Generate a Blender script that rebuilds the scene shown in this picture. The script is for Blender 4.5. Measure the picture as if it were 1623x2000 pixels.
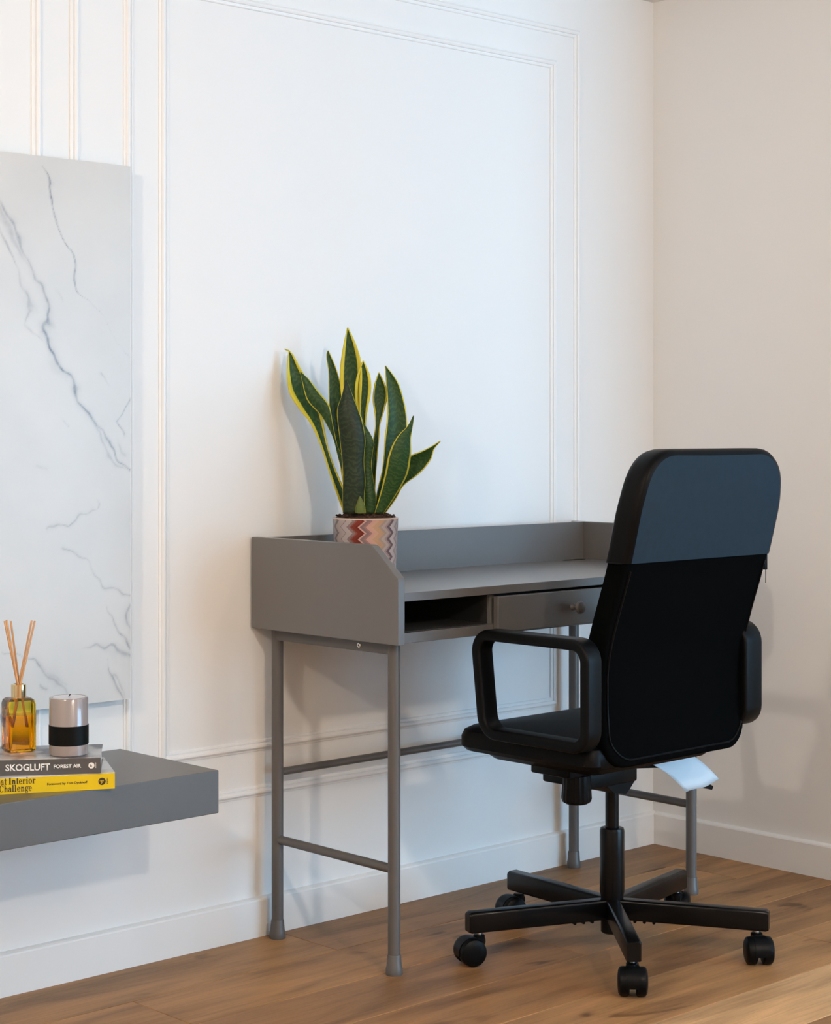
import bpy, bmesh, math, random
import numpy as np
from mathutils import Vector, Matrix, noise
random.seed(7)
PI = math.pi
for o in list(bpy.data.objects):
    bpy.data.objects.remove(o, do_unlink=True)
S = bpy.context.scene
COL = S.collection

# ------------------------------------------------------------------ camera
cam = bpy.data.cameras.new('camera')
cam.sensor_fit = 'HORIZONTAL'
cam.sensor_width = 36.0
cam.lens = 81.26
cam.shift_y = -162.0 / 1623.0
cam.clip_start = 0.05
camo = bpy.data.objects.new('camera', cam)
COL.objects.link(camo)
CAM = Vector((-3.8717, -3.1876, 1.10))
camo.location = CAM
camo.rotation_euler = (PI / 2, 0, math.radians(-43.2934))
S.camera = camo

# ------------------------------------------------------------------ world, lamps, exposure
S.view_settings.view_transform = 'Standard'
S.view_settings.look = 'None'
S.view_settings.gamma = 1.0
S.view_settings.use_curve_mapping = False
S.view_settings.exposure = 0.14

wd = bpy.data.worlds.new('sky')
S.world = wd
wd.use_nodes = True
bg = wd.node_tree.nodes['Background']
bg.inputs['Color'].default_value = (0.40, 0.70, 1.0, 1)
bg.inputs['Strength'].default_value = 10.9

def lamp(name, kind, loc, energy, color, size=0.1, target=None, spot=None, size_y=None):
    l = bpy.data.lights.new(name, kind)
    l.energy = energy
    l.color = color
    if kind == 'AREA':
        l.shape = 'RECTANGLE' if size_y else 'DISK'
        l.size = size
        if size_y: l.size_y = size_y
    else:
        l.shadow_soft_size = size
    if spot:
        l.spot_size = math.radians(spot); l.spot_blend = 0.8
    o = bpy.data.objects.new(name, l)
    COL.objects.link(o)
    o.location = loc
    if target is not None:
        o.rotation_euler = (Vector(target) - Vector(loc)).to_track_quat('-Z', 'Y').to_euler()
    return o

WARM = (1.0, 0.69, 0.43)
WHITE = (1.0, 0.86, 0.71)
CEIL_Z = 2.235
for x, y, e, c in [(-3.9, -1.45, 62.0, WHITE), (-2.35, -3.4, 86.0, WHITE), (-0.75, -3.0, 16.0, WARM)]:   # unseen lamps: first added as ambient fill, others set to match the shadows
    lamp('unseen_room_lamp', 'POINT', (x, y, CEIL_Z - 0.16), e, c, size=0.06)

# window opening in the front wall (behind the camera, to its right)
WX0, WX1, WZ0, WZ1, WY = -0.35, 2.55, 0.12, 2.12, -4.75
port = lamp('window_portal', 'AREA', ((WX0 + WX1) / 2, WY - 0.02, (WZ0 + WZ1) / 2), 1.0, (1, 1, 1),
            size=WX1 - WX0, size_y=WZ1 - WZ0, target=((WX0 + WX1) / 2, 0, (WZ0 + WZ1) / 2))
port.data.cycles.is_portal = True

# ------------------------------------------------------------------ materials
def mat(name, col=(0.5, 0.5, 0.5), rough=0.5, metal=0.0, coat=0.0, spec=0.5, sheen=0.0, coat_rough=0.08, bump=0.0, bscale=200.0, var=0.0, vscale=4.0):
    m = bpy.data.materials.new(name)
    m.use_nodes = True
    nt = m.node_tree
    b = nt.nodes['Principled BSDF']
    b.inputs['Base Color'].default_value = (*col, 1)
    b.inputs['Roughness'].default_value = rough
    b.inputs['Metallic'].default_value = metal
    b.inputs['Specular IOR Level'].default_value = spec
    b.inputs['Coat Weight'].default_value = coat
    b.inputs['Coat Roughness'].default_value = coat_rough
    if sheen:
        b.inputs['Sheen Weight'].default_value = sheen
    tc = nt.nodes.new('ShaderNodeTexCoord')
    if bump:
        n = nt.nodes.new('ShaderNodeTexNoise'); n.inputs['Scale'].default_value = bscale; n.inputs['Detail'].default_value = 3
        bp = nt.nodes.new('ShaderNodeBump'); bp.inputs['Strength'].default_value = bump; bp.inputs['Distance'].default_value = 0.002
        nt.links.new(tc.outputs['Object'], n.inputs['Vector'])
        nt.links.new(n.outputs['Fac'], bp.inputs['Height'])
        nt.links.new(bp.outputs['Normal'], b.inputs['Normal'])
    if var:
        n2 = nt.nodes.new('ShaderNodeTexNoise'); n2.inputs['Scale'].default_value = vscale; n2.inputs['Detail'].default_value = 4
        mx = nt.nodes.new('ShaderNodeMix'); mx.data_type = 'RGBA'
        mx.inputs['A'].default_value = (*[c * (1 - var) for c in col], 1)
        mx.inputs['B'].default_value = (*[min(1, c * (1 + var)) for c in col], 1)
        nt.links.new(tc.outputs['Object'], n2.inputs['Vector'])
        nt.links.new(n2.outputs['Fac'], mx.inputs['Factor'])
        nt.links.new(mx.outputs['Result'], b.inputs['Base Color'])
    return m

M = {}
M['wall'] = mat('white_wall_paint', (0.80, 0.80, 0.795), 0.6, bump=0.05, bscale=300)
M['trim'] = mat('white_trim_paint', (0.82, 0.82, 0.815), 0.38)
M['ceiling'] = mat('ceiling_paint', (0.80, 0.80, 0.79), 0.7)
M['desk'] = mat('grey_lacquer', (0.110, 0.102, 0.098), 0.45, coat=1.0, coat_rough=0.33, bump=0.04, bscale=500, var=0.03, vscale=30)
M['desk_tube'] = mat('grey_powder_coat', (0.100, 0.094, 0.091), 0.40)
M['desk_inside'] = mat('grey_board_inside', (0.13, 0.125, 0.12), 0.6)
M['shelf'] = mat('grey_matt_laminate', (0.074, 0.069, 0.063), 0.5, coat=0.7, coat_rough=0.36, bump=0.05, bscale=500, var=0.04, vscale=25)
M['steel'] = mat('bright_steel', (0.75, 0.74, 0.72), 0.25, metal=1)
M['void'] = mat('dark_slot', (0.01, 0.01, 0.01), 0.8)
M['plastic'] = mat('black_plastic', (0.0022, 0.0025, 0.003), 0.40, spec=0.12, bump=0.06, bscale=900)
M['tube'] = mat('black_enamel', (0.0025, 0.0025, 0.003), 0.26, spec=0.2)
M['fabric'] = mat('black_woven_fabric', (0.0015, 0.0018, 0.002), 0.95, spec=0.03, bump=0.3, bscale=1500)
M['leather'] = mat('black_coated_fabric', (0.0025, 0.0025, 0.0028), 0.42, spec=0.1, bump=0.15, bscale=500)
M['blue_fabric'] = mat('slate_blue_fabric', (0.017, 0.031, 0.046), 0.85, spec=0.15, bump=0.25, bscale=1300, var=0.12, vscale=60)
M['paper'] = mat('white_paper', (0.56, 0.66, 0.74), 0.45)
M['gold'] = mat('gold_plated_collar', (0.85, 0.70, 0.42), 0.15, metal=1)
M['reed'] = mat('rattan_reed', (0.62, 0.34, 0.16), 0.6, var=0.2, vscale=80)
M['candle'] = mat('mauve_grey_wax', (0.29, 0.25, 0.245), 0.22, coat=0.8)
M['candle_top'] = mat('pale_wax_top', (0.62, 0.60, 0.62), 0.3, coat=0.5)
M['band'] = mat('black_paper_band', (0.002, 0.0025, 0.0025), 0.5, spec=0.15)
M['yellow'] = mat('yellow_cover', (0.72, 0.50, 0.005), 0.35, coat=0.2)
M['greybook'] = mat('charcoal_cover', (0.075, 0.075, 0.078), 0.4, coat=0.2)
M['pages'] = mat('page_edges', (0.74, 0.72, 0.68), 0.8)
M['ink'] = mat('black_ink', (0.03, 0.02, 0.01), 0.5)
M['white_ink'] = mat('white_ink', (0.80, 0.79, 0.76), 0.5)
M['soil'] = mat('potting_soil', (0.050, 0.022, 0.012), 0.95, bump=0.9, bscale=160, var=0.6, vscale=120)
M['frame'] = mat('window_frame_paint', (0.7, 0.7, 0.7), 0.4)

def thin_glass(name):
    m = bpy.data.materials.new(name); m.use_nodes = True
    nt = m.node_tree; nt.nodes.clear()
    out = nt.nodes.new('ShaderNodeOutputMaterial')
    t = nt.nodes.new('ShaderNodeBsdfTransparent'); t.inputs[0].default_value = (0.95, 0.97, 0.97, 1)
    g = nt.nodes.new('ShaderNodeBsdfGlossy'); g.inputs['Roughness'].default_value = 0.02
    f = nt.nodes.new('ShaderNodeFresnel'); f.inputs[0].default_value = 1.3
    mx = nt.nodes.new('ShaderNodeMixShader')
    nt.links.new(f.outputs[0], mx.inputs[0]); nt.links.new(t.outputs[0], mx.inputs[1]); nt.links.new(g.outputs[0], mx.inputs[2])
    nt.links.new(mx.outputs[0], out.inputs[0])
    return m
M['pane'] = thin_glass('window_glass')

def glassy(name, col, ior=1.45, rough=0.0):
    m = mat(name, col, rough)
    b = m.node_tree.nodes['Principled BSDF']
    b.inputs['Transmission Weight'].default_value = 1.0
    b.inputs['IOR'].default_value = ior
    return m
M['glass'] = glassy('amber_tinted_glass', (1.0, 0.66, 0.03))
M['oil'] = glassy('amber_oil', (0.97, 0.52, 0.004), 1.36)

def plank_mat():
    m = mat('oak_floor_board', (0.3, 0.2, 0.12), 0.5, spec=0.3)
    nt = m.node_tree; b = nt.nodes['Principled BSDF']; L = nt.links.new
    tc = nt.nodes.new('ShaderNodeTexCoord'); oi = nt.nodes.new('ShaderNodeObjectInfo')
    off = nt.nodes.new('ShaderNodeVectorMath'); off.operation = 'MULTIPLY_ADD'
    cmb = nt.nodes.new('ShaderNodeCombineXYZ')
    for k, s in enumerate((37.0, 11.0, 5.0)):
        mm = nt.nodes.new('ShaderNodeMath'); mm.operation = 'MULTIPLY'; mm.inputs[1].default_value = s
        L(oi.outputs['Random'], mm.inputs[0]); L(mm.outputs[0], cmb.inputs[k])
    off.inputs[1].default_value = (1, 1, 1)
    L(tc.outputs['Object'], off.inputs[0]); L(cmb.outputs[0], off.inputs[2])
    def noise_at(scale_vec, sc, det, rough=0.55):
        mp = nt.nodes.new('ShaderNodeMapping'); mp.inputs['Scale'].default_value = scale_vec
        L(off.outputs[0], mp.inputs[0])
        n = nt.nodes.new('ShaderNodeTexNoise'); n.inputs['Scale'].default_value = sc; n.inputs['Detail'].default_value = det
        n.inputs['Roughness'].default_value = rough
        n.inputs['Distortion'].default_value = 0.6
        L(mp.outputs[0], n.inputs['Vector'])
        return n
    fine = noise_at((1.2, 30, 1), 5.0, 6, 0.65)
    broad = noise_at((1.0, 6.5, 1), 2.2, 4)
    knots = noise_at((2.0, 6.0, 1), 1.7, 2)
    def ramp(src, stops):
        r = nt.nodes.new('ShaderNodeValToRGB')
        while len(r.color_ramp.elements) < len(stops): r.color_ramp.elements.new(0.5)
        for e, (p, c) in zip(r.color_ramp.elements, stops): e.position = p; e.color = (*c, 1)
        L(src, r.inputs[0]); return r
    rb = ramp(broad.outputs['Fac'], [(0.30, (0.60, 0.57, 0.54)), (0.5, (1, 1, 1)), (0.72, (1.30, 1.28, 1.24))])
    rf = ramp(fine.outputs['Fac'], [(0.30, (0.82, 0.80, 0.78)), (0.55, (1, 1, 1)), (0.8, (1.12, 1.12, 1.12))])
    rk = ramp(knots.outputs['Fac'], [(0.27, (0.42, 0.37, 0.33)), (0.34, (1, 1, 1)), (1.0, (1, 1, 1))])
    def mul(a, bb):
        x = nt.nodes.new('ShaderNodeMix'); x.data_type = 'RGBA'; x.blend_type = 'MULTIPLY'; x.inputs['Factor'].default_value = 1
        L(a, x.inputs['A']); L(bb, x.inputs['B']); return x.outputs['Result']
    c = mul(mul(mul(oi.outputs['Color'], rb.outputs[0]), rf.outputs[0]), rk.outputs[0])
    L(c, b.inputs['Base Color'])
    bp = nt.nodes.new('ShaderNodeBump'); bp.inputs['Strength'].default_value = 0.12; bp.inputs['Distance'].default_value = 0.002
    L(fine.outputs['Fac'], bp.inputs['Height']); L(bp.outputs['Normal'], b.inputs['Normal'])
    return m
M['plank'] = plank_mat()

def marble_mat():
    m = mat('white_veined_marble', (0.70, 0.72, 0.73), 0.32)
    nt = m.node_tree; b = nt.nodes['Principled BSDF']; L = nt.links.new
    at = nt.nodes.new('ShaderNodeVertexColor'); at.layer_name = 'veins'
    tc = nt.nodes.new('ShaderNodeTexCoord')
    n = nt.nodes.new('ShaderNodeTexNoise'); n.inputs['Scale'].default_value = 5; n.inputs['Detail'].default_value = 6
    L(tc.outputs['Object'], n.inputs['Vector'])
    r = nt.nodes.new('ShaderNodeValToRGB')
    r.color_ramp.elements[0].position = 0.3; r.color_ramp.elements[0].color = (0.545, 0.535, 0.515, 1)
    r.color_ramp.elements[1].position = 0.65; r.color_ramp.elements[1].color = (0.595, 0.58, 0.555, 1)
    L(n.outputs['Fac'], r.inputs[0])
    n2 = nt.nodes.new('ShaderNodeTexNoise'); n2.inputs['Scale'].default_value = 60; n2.inputs['Detail'].default_value = 4
    L(tc.outputs['Object'], n2.inputs['Vector'])
    r2 = nt.nodes.new('ShaderNodeMapRange'); r2.inputs['From Min'].default_value = 0.3; r2.inputs['From Max'].default_value = 0.65
    r2.inputs['To Min'].default_value = 0.45; r2.inputs['To Max'].default_value = 1.0
    L(n2.outputs['Fac'], r2.inputs['Value'])
    f = nt.nodes.new('ShaderNodeMath'); f.operation = 'MULTIPLY'
    L(at.outputs['Color'], f.inputs[0]); L(r2.outputs[0], f.inputs[1])
    mx = nt.nodes.new('ShaderNodeMix'); mx.data_type = 'RGBA'; mx.inputs['B'].default_value = (0.13, 0.135, 0.16, 1)
    L(f.outputs[0], mx.inputs['Factor']); L(r.outputs[0], mx.inputs['A'])
    L(mx.outputs['Result'], b.inputs['Base Color'])
    return m
M['marble'] = marble_mat()

def leaf_mat(name, margin, green=(0.016, 0.050, 0.014), light=(0.058, 0.112, 0.026)):
    m = mat(name, green, 0.45, spec=0.22)
    nt = m.node_tree; b = nt.nodes['Principled BSDF']; L = nt.links.new
    uv = nt.nodes.new('ShaderNodeUVMap'); sep = nt.nodes.new('ShaderNodeSeparateXYZ'); L(uv.outputs[0], sep.inputs[0])
    tc = nt.nodes.new('ShaderNodeTexCoord')
    def math_(op, a, bv=None, clamp=False):
        x = nt.nodes.new('ShaderNodeMath'); x.operation = op; x.use_clamp = clamp
        for k, q in enumerate((a, bv)):
            if q is None: continue
            if isinstance(q, (int, float)): x.inputs[k].default_value = q
            else: L(q, x.inputs[k])
        return x.outputs[0]
    n = nt.nodes.new('ShaderNodeTexNoise'); n.inputs['Scale'].default_value = 22; n.inputs['Detail'].default_value = 2
    L(tc.outputs['Object'], n.inputs['Vector'])
    # cross banding
    mp = nt.nodes.new('ShaderNodeCombineXYZ')
    L(math_('MULTIPLY', sep.outputs[0], 2.6), mp.inputs[0]); L(math_('MULTIPLY', sep.outputs[1], 10.0), mp.inputs[1])
    nb = nt.nodes.new('ShaderNodeTexNoise'); nb.inputs['Scale'].default_value = 1.0; nb.inputs['Detail'].default_value = 3
    L(mp.outputs[0], nb.inputs['Vector'])
    ph = math_('ADD', math_('MULTIPLY', sep.outputs[1], 150.0), math_('MULTIPLY', nb.outputs['Fac'], 26.0))
    s = math_('ADD', math_('MULTIPLY', math_('SINE', ph), 0.5), 0.5)
    s = math_('MULTIPLY', math_('POWER', s, 2.0), math_('MULTIPLY', nb.outputs['Fac'], 1.1), True)
    mx = nt.nodes.new('ShaderNodeMix'); mx.data_type = 'RGBA'
    mx.inputs['A'].default_value = (*green, 1); mx.inputs['B'].default_value = (*light, 1)
    L(s, mx.inputs['Factor'])
    # yellow margin
    d = math_('SUBTRACT', 0.5, math_('ABSOLUTE', math_('SUBTRACT', sep.outputs[0], 0.5)))
    d = math_('ADD', d, math_('MULTIPLY', math_('SUBTRACT', n.outputs['Fac'], 0.5), 0.05))
    mr = nt.nodes.new('ShaderNodeMapRange'); mr.inputs['From Min'].default_value = margin * 0.85; mr.inputs['From Max'].default_value = margin * 1.1
    mr.inputs['To Min'].default_value = 1; mr.inputs['To Max'].default_value = 0
    L(d, mr.inputs['Value'])
    mx2 = nt.nodes.new('ShaderNodeMix'); mx2.data_type = 'RGBA'; mx2.inputs['B'].default_value = (0.60, 0.52, 0.045, 1)
    L(mx.outputs['Result'], mx2.inputs['A']); L(mr.outputs[0], mx2.inputs['Factor'])
    L(mx2.outputs['Result'], b.inputs['Base Color'])
    return m
M['leaf_wide'] = leaf_mat('variegated_leaf_wide_margin', 0.17)
M['leaf_mid'] = leaf_mat('variegated_leaf', 0.08)
M['leaf_thin'] = leaf_mat('variegated_leaf_thin_margin', 0.028)
M['leaf_dark'] = leaf_mat('dark_leaf_thin_margin', 0.022, (0.010, 0.019, 0.008), (0.028, 0.050, 0.018))

def pot_mat():
    m = mat('chevron_ceramic', (0.6, 0.5, 0.5), 0.35)
    nt = m.node_tree; b = nt.nodes['Principled BSDF']; L = nt.links.new
    uv = nt.nodes.new('ShaderNodeUVMap'); sep = nt.nodes.new('ShaderNodeSeparateXYZ'); L(uv.outputs[0], sep.inputs[0])
    def math_(op, a, bv=None):
        x = nt.nodes.new('ShaderNodeMath'); x.operation = op
        for k, q in enumerate((a, bv)):
            if q is None: continue
            if isinstance(q, (int, float)): x.inputs[k].default_value = q
            else: L(q, x.inputs[k])
        return x.outputs[0]
    tri = math_('PINGPONG', sep.outputs[1], 0.013)          # metres of height, 26 mm period
    u = math_('ADD', sep.outputs[0], math_('MULTIPLY', math_('SUBTRACT', tri, 0.0065), 5.2))
    u = math_('FRACT', u)
    r = nt.nodes.new('ShaderNodeValToRGB'); r.color_ramp.interpolation = 'CONSTANT'
    # fraction of the visible half turn -> colour (linear)
    P = [(0.00, (0.36, 0.32, 0.35)), (0.07, (0.46, 0.43, 0.46)), (0.13, (0.24, 0.20, 0.20)), (0.17, (0.50, 0.42, 0.41)), (0.255, (0.20, 0.15, 0.16)), (0.265, (0.53, 0.46, 0.46)),
         (0.335, (0.30, 0.22, 0.22)), (0.37, (0.30, 0.10, 0.08)), (0.39, (0.24, 0.045, 0.03)), (0.43, (0.19, 0.03, 0.02)), (0.455, (0.66, 0.42, 0.38)), (0.475, (0.27, 0.18, 0.19)),
         (0.51, (0.36, 0.21, 0.20)), (0.535, (0.62, 0.36, 0.33)), (0.565, (0.62, 0.40, 0.31)), (0.60, (0.56, 0.36, 0.24)), (0.66, (0.42, 0.35, 0.31)), (0.69, (0.50, 0.44, 0.44)),
         (0.73, (0.38, 0.31, 0.34)), (0.755, (0.16, 0.12, 0.15)), (0.795, (0.62, 0.59, 0.66)), (0.86, (0.40, 0.38, 0.44)), (0.90, (0.60, 0.58, 0.64)), (0.95, (0.42, 0.40, 0.44))]
    el = r.color_ramp.elements
    while len(el) < len(P): el.new(0.5)
    for e, (p, c) in zip(el, P): e.position = p; e.color = (*c, 1)
    L(u, r.inputs[0]); L(r.outputs[0], b.inputs['Base Color'])
    return m
M['pot'] = pot_mat()
M['pot_rim'] = mat('cream_ceramic_rim', (0.66, 0.53, 0.46), 0.35)

def cover_print(name, a, b_, sc):
    m = mat(name, a, 0.3, coat=0.3)
    nt = m.node_tree; b = nt.nodes['Principled BSDF']; L = nt.links.new
    tc = nt.nodes.new('ShaderNodeTexCoord'); n = nt.nodes.new('ShaderNodeTexNoise')
    n.inputs['Scale'].default_value = sc; n.inputs['Detail'].default_value = 5; L(tc.outputs['Object'], n.inputs['Vector'])
    r = nt.nodes.new('ShaderNodeValToRGB'); r.color_ramp.elements[0].position = 0.42; r.color_ramp.elements[1].position = 0.58
    r.color_ramp.elements[0].color = (*a, 1); r.color_ramp.elements[1].color = (*b_, 1)
    L(n.outputs['Fac'], r.inputs[0]); L(r.outputs[0], b.inputs['Base Color'])
    return m
M['grey_print'] = cover_print('grey_photo_cover', (0.16, 0.15, 0.16), (0.50, 0.50, 0.50), 22)
M['white_print'] = cover_print('pale_photo_cover', (0.50, 0.46, 0.42), (0.70, 0.68, 0.66), 16)

# ------------------------------------------------------------------ mesh helpers
def obj(name, bm, m, parent=None, smooth=False, loc=None, rot=None):
    me = bpy.data.meshes.new(name)
    bmesh.ops.recalc_face_normals(bm, faces=bm.faces)
    bm.to_mesh(me); bm.free()
    ms = m if isinstance(m, (list, tuple)) else [m]
    for k in ms: me.materials.append(M[k] if isinstance(k, str) else k)
    if smooth:
        for p in me.polygons: p.use_smooth = True
        if smooth != 'all': me.set_sharp_from_angle(angle=math.radians(38))
    o = bpy.data.objects.new(name, me)
    COL.objects.link(o)
    if parent: o.parent = parent
    if loc is not None: o.location = loc
    if rot is not None: o.rotation_euler = rot
    return o

def thing(name, label, cat, loc=(0, 0, 0), rz=0, group=None):
    o = bpy.data.objects.new(name, None); COL.objects.link(o)
    o.empty_display_size = 0.05
    o.location = loc; o.rotation_euler = (0, 0, rz)
    tag(o, label, cat, group)
    return o

def tag(o, label, cat, group=None):
    o['label'] = label; o['category'] = cat
    if group: o['group'] = group
    return o

def structure(o, label=None):
    o['kind'] = 'structure'
    if label: o['label'] = label
    return o

def box(bm, x0, x1, y0, y1, z0, z1, bev=0.0, seg=2):
    r = bmesh.ops.create_cube(bm, size=1)
    vs = r['verts']
    for v in vs:
        v.co = Vector(((x0 + x1) / 2 + v.co.x * (x1 - x0), (y0 + y1) / 2 + v.co.y * (y1 - y0), (z0 + z1) / 2 + v.co.z * (z1 - z0)))
    if bev:
        es = list({e for v in vs for e in v.link_edges})
        bmesh.ops.bevel(bm, geom=es, offset=bev, segments=seg, affect='EDGES', profile=0.5)
    return bm

def new(): return bmesh.new()
def bx(*a, **k): return box(new(), *a, **k)

def prism(pts, axis, a0, a1, bev=0.0, bm=None, seg=2):
    """extrude a 2-D outline along axis ('x': pts are (y,z); 'y': (x,z); 'z': (x,y))"""
    bm = bm or new()
    def P(p, a):
        return {'x': (a, p[0], p[1]), 'y': (p[0], a, p[1]), 'z': (p[0], p[1], a)}[axis]
    A = [bm.verts.new(P(p, a0)) for p in pts]; B = [bm.verts.new(P(p, a1)) for p in pts]
    fa = bm.faces.new(A); fb = bm.faces.new(B[::-1]); n = len(pts)
    for i in range(n): bm.faces.new((A[i], B[i], B[(i + 1) % n], A[(i + 1) % n]))
    bm.normal_update()
    if bev:
        es = [e for e in bm.edges if len(e.link_faces) == 2 and (fa in e.link_faces or fb in e.link_faces)]
        bmesh.ops.bevel(bm, geom=es, offset=bev, segments=seg, affect='EDGES', profile=0.5)
    return bm

def lathe(prof, n=32, bm=None, mtx=None):
    """prof: list of (r, z) turned about z; r=0 closes"""
    bm = bm or new()
    rings = []
    for r, z in prof:
        if r < 1e-6: rings.append([bm.verts.new((0, 0, z))])
        else: rings.append([bm.verts.new((r * math.cos(2 * PI * k / n), r * math.sin(2 * PI * k / n), z)) for k in range(n)])
    for a, b in zip(rings, rings[1:]):
        if len(a) == 1 and len(b) == 1: continue
        for k in range(n):
            k2 = (k + 1) % n
            if len(a) == 1: bm.faces.new((a[0], b[k2], b[k]))
            elif len(b) == 1: bm.faces.new((a[k], a[k2], b[0]))
            else: bm.faces.new((a[k], a[k2], b[k2], b[k]))
    if mtx is not None:
        for ring in rings:
            for v in ring: v.co = mtx @ v.co
    return bm

def tube(p0, p1, r, n=24, bm=None, r1=None):
    p0, p1 = Vector(p0), Vector(p1); d = p1 - p0
    mt = Matrix.Translation(p0) @ d.to_track_quat('Z', 'Y').to_matrix().to_4x4()
    r1 = r if r1 is None else r1
    return lathe([(0, 0), (r, 0), (r1, d.length), (0, d.length)], n, bm, mt)

def path_tube(pts, r, n=8, closed=False, bm=None):
    bm = bm or new(); pts = [Vector(p) for p in pts]; N = len(pts); rings = []
    up = Vector((0.13, 0.31, 0.94))
    for i, p in enumerate(pts):
        a = pts[(i - 1) % N] if (closed or i > 0) else pts[i]; b = pts[(i + 1) % N] if (closed or i < N - 1) else pts[i]
        t = (b - a).normalized(); u = t.cross(up).normalized(); w = t.cross(u)
        rings.append([bm.verts.new(p + r * (math.cos(2 * PI * k / n) * u + math.sin(2 * PI * k / n) * w)) for k in range(n)])
    for i in range(N if closed else N - 1):
        a, b = rings[i], rings[(i + 1) % N]
        for k in range(n): bm.faces.new((a[k], a[(k + 1) % n], b[(k + 1) % n], b[k]))
    if not closed:
        bm.faces.new(rings[0][::-1]); bm.faces.new(rings[-1])
    return bm

def rounded(corners, radii, seg=8):
    """round the corners of a closed 2-D polygon"""
    out = []; n = len(corners)
    for i in range(n):
        p = Vector(corners[i]); a = Vector(corners[i - 1]); b = Vector(corners[(i + 1) % n])
        r = radii[i] if isinstance(radii, (list, tuple)) else radii
        if r <= 0: out.append(tuple(p)); continue
        da = (a - p).normalized(); db = (b - p).normalized()
        ang = da.angle(db); d = r / math.tan(ang / 2)
        c = p + (da + db).normalized() * (r / math.sin(ang / 2))
        s = p + da * d - c; e = p + db * d - c
        a0 = math.atan2(s.y, s.x); a1 = math.atan2(e.y, e.x)
        while a1 - a0 > PI: a1 -= 2 * PI
        while a1 - a0 < -PI: a1 += 2 * PI
        for k in range(seg + 1):
            t = a0 + (a1 - a0) * k / seg
            out.append((c.x + r * math.cos(t), c.y + r * math.sin(t)))
    return out

# pixel -> world rays of the photograph, used only to size things measured on it
F_PX = 3663.49
AX = Vector((0.727868, 0.685718)); BX = Vector((-0.685718, 0.727868))
def ray(u, v):
    c = Vector((u - 811.5, F_PX)); return Vector((c.dot(AX), c.dot(BX), -(v - 838.0)))
def on_y(u, v, y):
    d = ray(u, v); return CAM + d * ((y - CAM.y) / d.y)
def at_dist(u, v, dist):
    d = ray(u, v); return CAM + d * (dist / d.to_2d().length)

# ------------------------------------------------------------------ the room
WALL = 0.014
RX, LX, FY = 3.1, -5.6, WY          # widened bay to the right of the camera
JOG = -0.85                          # the right wall returns here

floor = structure(obj('floor', bx(LX, RX, FY, WALL, -0.06, -0.012), 'void'))
PW = 0.193
pal = [(0.30, 0.182, 0.098), (0.265, 0.160, 0.088), (0.33, 0.205, 0.115), (0.285, 0.172, 0.092), (0.245, 0.150, 0.086), (0.31, 0.192, 0.108)]
joints = {0: [-1.275], 1: [-1.795, -0.15], 2: [-0.92], 3: [-1.62], 4: [-0.47], 5: [-1.35], 6: [-0.80]}
tone = {(0, 0): 0.90, (0, 1): 0.82}
nrow = int(math.ceil((WALL - FY) / PW))
def plank_mesh(w, l):
    return bx(0, l, -w, 0, -0.014, 0, bev=0.0012, seg=1)
for r in range(nrow):
    y1 = -r * PW if r else WALL; y0 = max(FY, -(r + 1) * PW)
    js = joints.get(r)
    if js is None: js = [random.uniform(-2.2, -0.4)]
    xs = list(js)
    x = min(js)
    while x > LX: x -= 1.9; xs.append(max(x, LX))
    x = max(js)
    while x < RX: x += 1.9; xs.append(min(x, RX))
    xs = sorted(set(xs))
    for k, (a, b) in enumerate(zip(xs, xs[1:])):
        if b - a < 0.02: continue
        if a >= WALL + 0.3 and y0 > JOG: continue
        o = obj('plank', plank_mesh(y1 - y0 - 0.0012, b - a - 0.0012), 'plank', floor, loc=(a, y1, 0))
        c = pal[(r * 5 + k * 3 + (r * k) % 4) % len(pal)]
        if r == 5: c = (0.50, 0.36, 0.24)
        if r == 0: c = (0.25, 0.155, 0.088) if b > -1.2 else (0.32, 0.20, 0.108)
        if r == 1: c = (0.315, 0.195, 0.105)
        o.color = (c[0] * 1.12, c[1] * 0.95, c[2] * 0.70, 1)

structure(obj('wall_back', bx(LX, WALL + 0.1, WALL, WALL + 0.12, -0.06, CEIL_Z + 0.1), 'wall'))
structure(obj('wall_right', bx(WALL, WALL + 0.12, JOG, WALL + 0.12, -0.06, CEIL_Z + 0.1), 'wall'))
structure(obj('wall_return', bx(WALL + 0.12, RX, JOG, JOG + 0.12, -0.06, CEIL_Z + 0.1), 'wall'))
structure(obj('wall_far_right', bx(RX, RX + 0.12, FY - 0.12, JOG + 0.12, -0.06, CEIL_Z + 0.1), 'wall'))
structure(obj('wall_left', bx(LX - 0.12, LX, FY - 0.12, WALL + 0.12, -0.06, CEIL_Z + 0.1), 'wall'))
structure(obj('ceiling', bx(LX - 0.12, RX + 0.12, FY - 0.12, WALL + 0.12, CEIL_Z, CEIL_Z + 0.12), 'ceiling'))
bm = new()
box(bm, LX, WX0, FY - 0.12, FY, -0.06, CEIL_Z + 0.1); box(bm, WX1, RX, FY - 0.12, FY, -0.06, CEIL_Z + 0.1)
box(bm, WX0, WX1, FY - 0.12, FY, -0.06, WZ0); box(bm, WX0, WX1, FY - 0.12, FY, WZ1, CEIL_Z + 0.1)
structure(obj('wall_front', bm, 'wall'))
bm = new()
box(bm, WX0, WX1, FY - 0.08, FY - 0.03, WZ0, WZ0 + 0.05); box(bm, WX0, WX1, FY - 0.08, FY - 0.03, WZ1 - 0.05, WZ1)
for x in (WX0, (WX0 + WX1) / 2 - 0.025, WX1 - 0.05): box(bm, x, x + 0.05, FY - 0.08, FY - 0.03, WZ0 + 0.05, WZ1 - 0.05)
win = structure(obj('window_1', bm, 'frame'))
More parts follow.
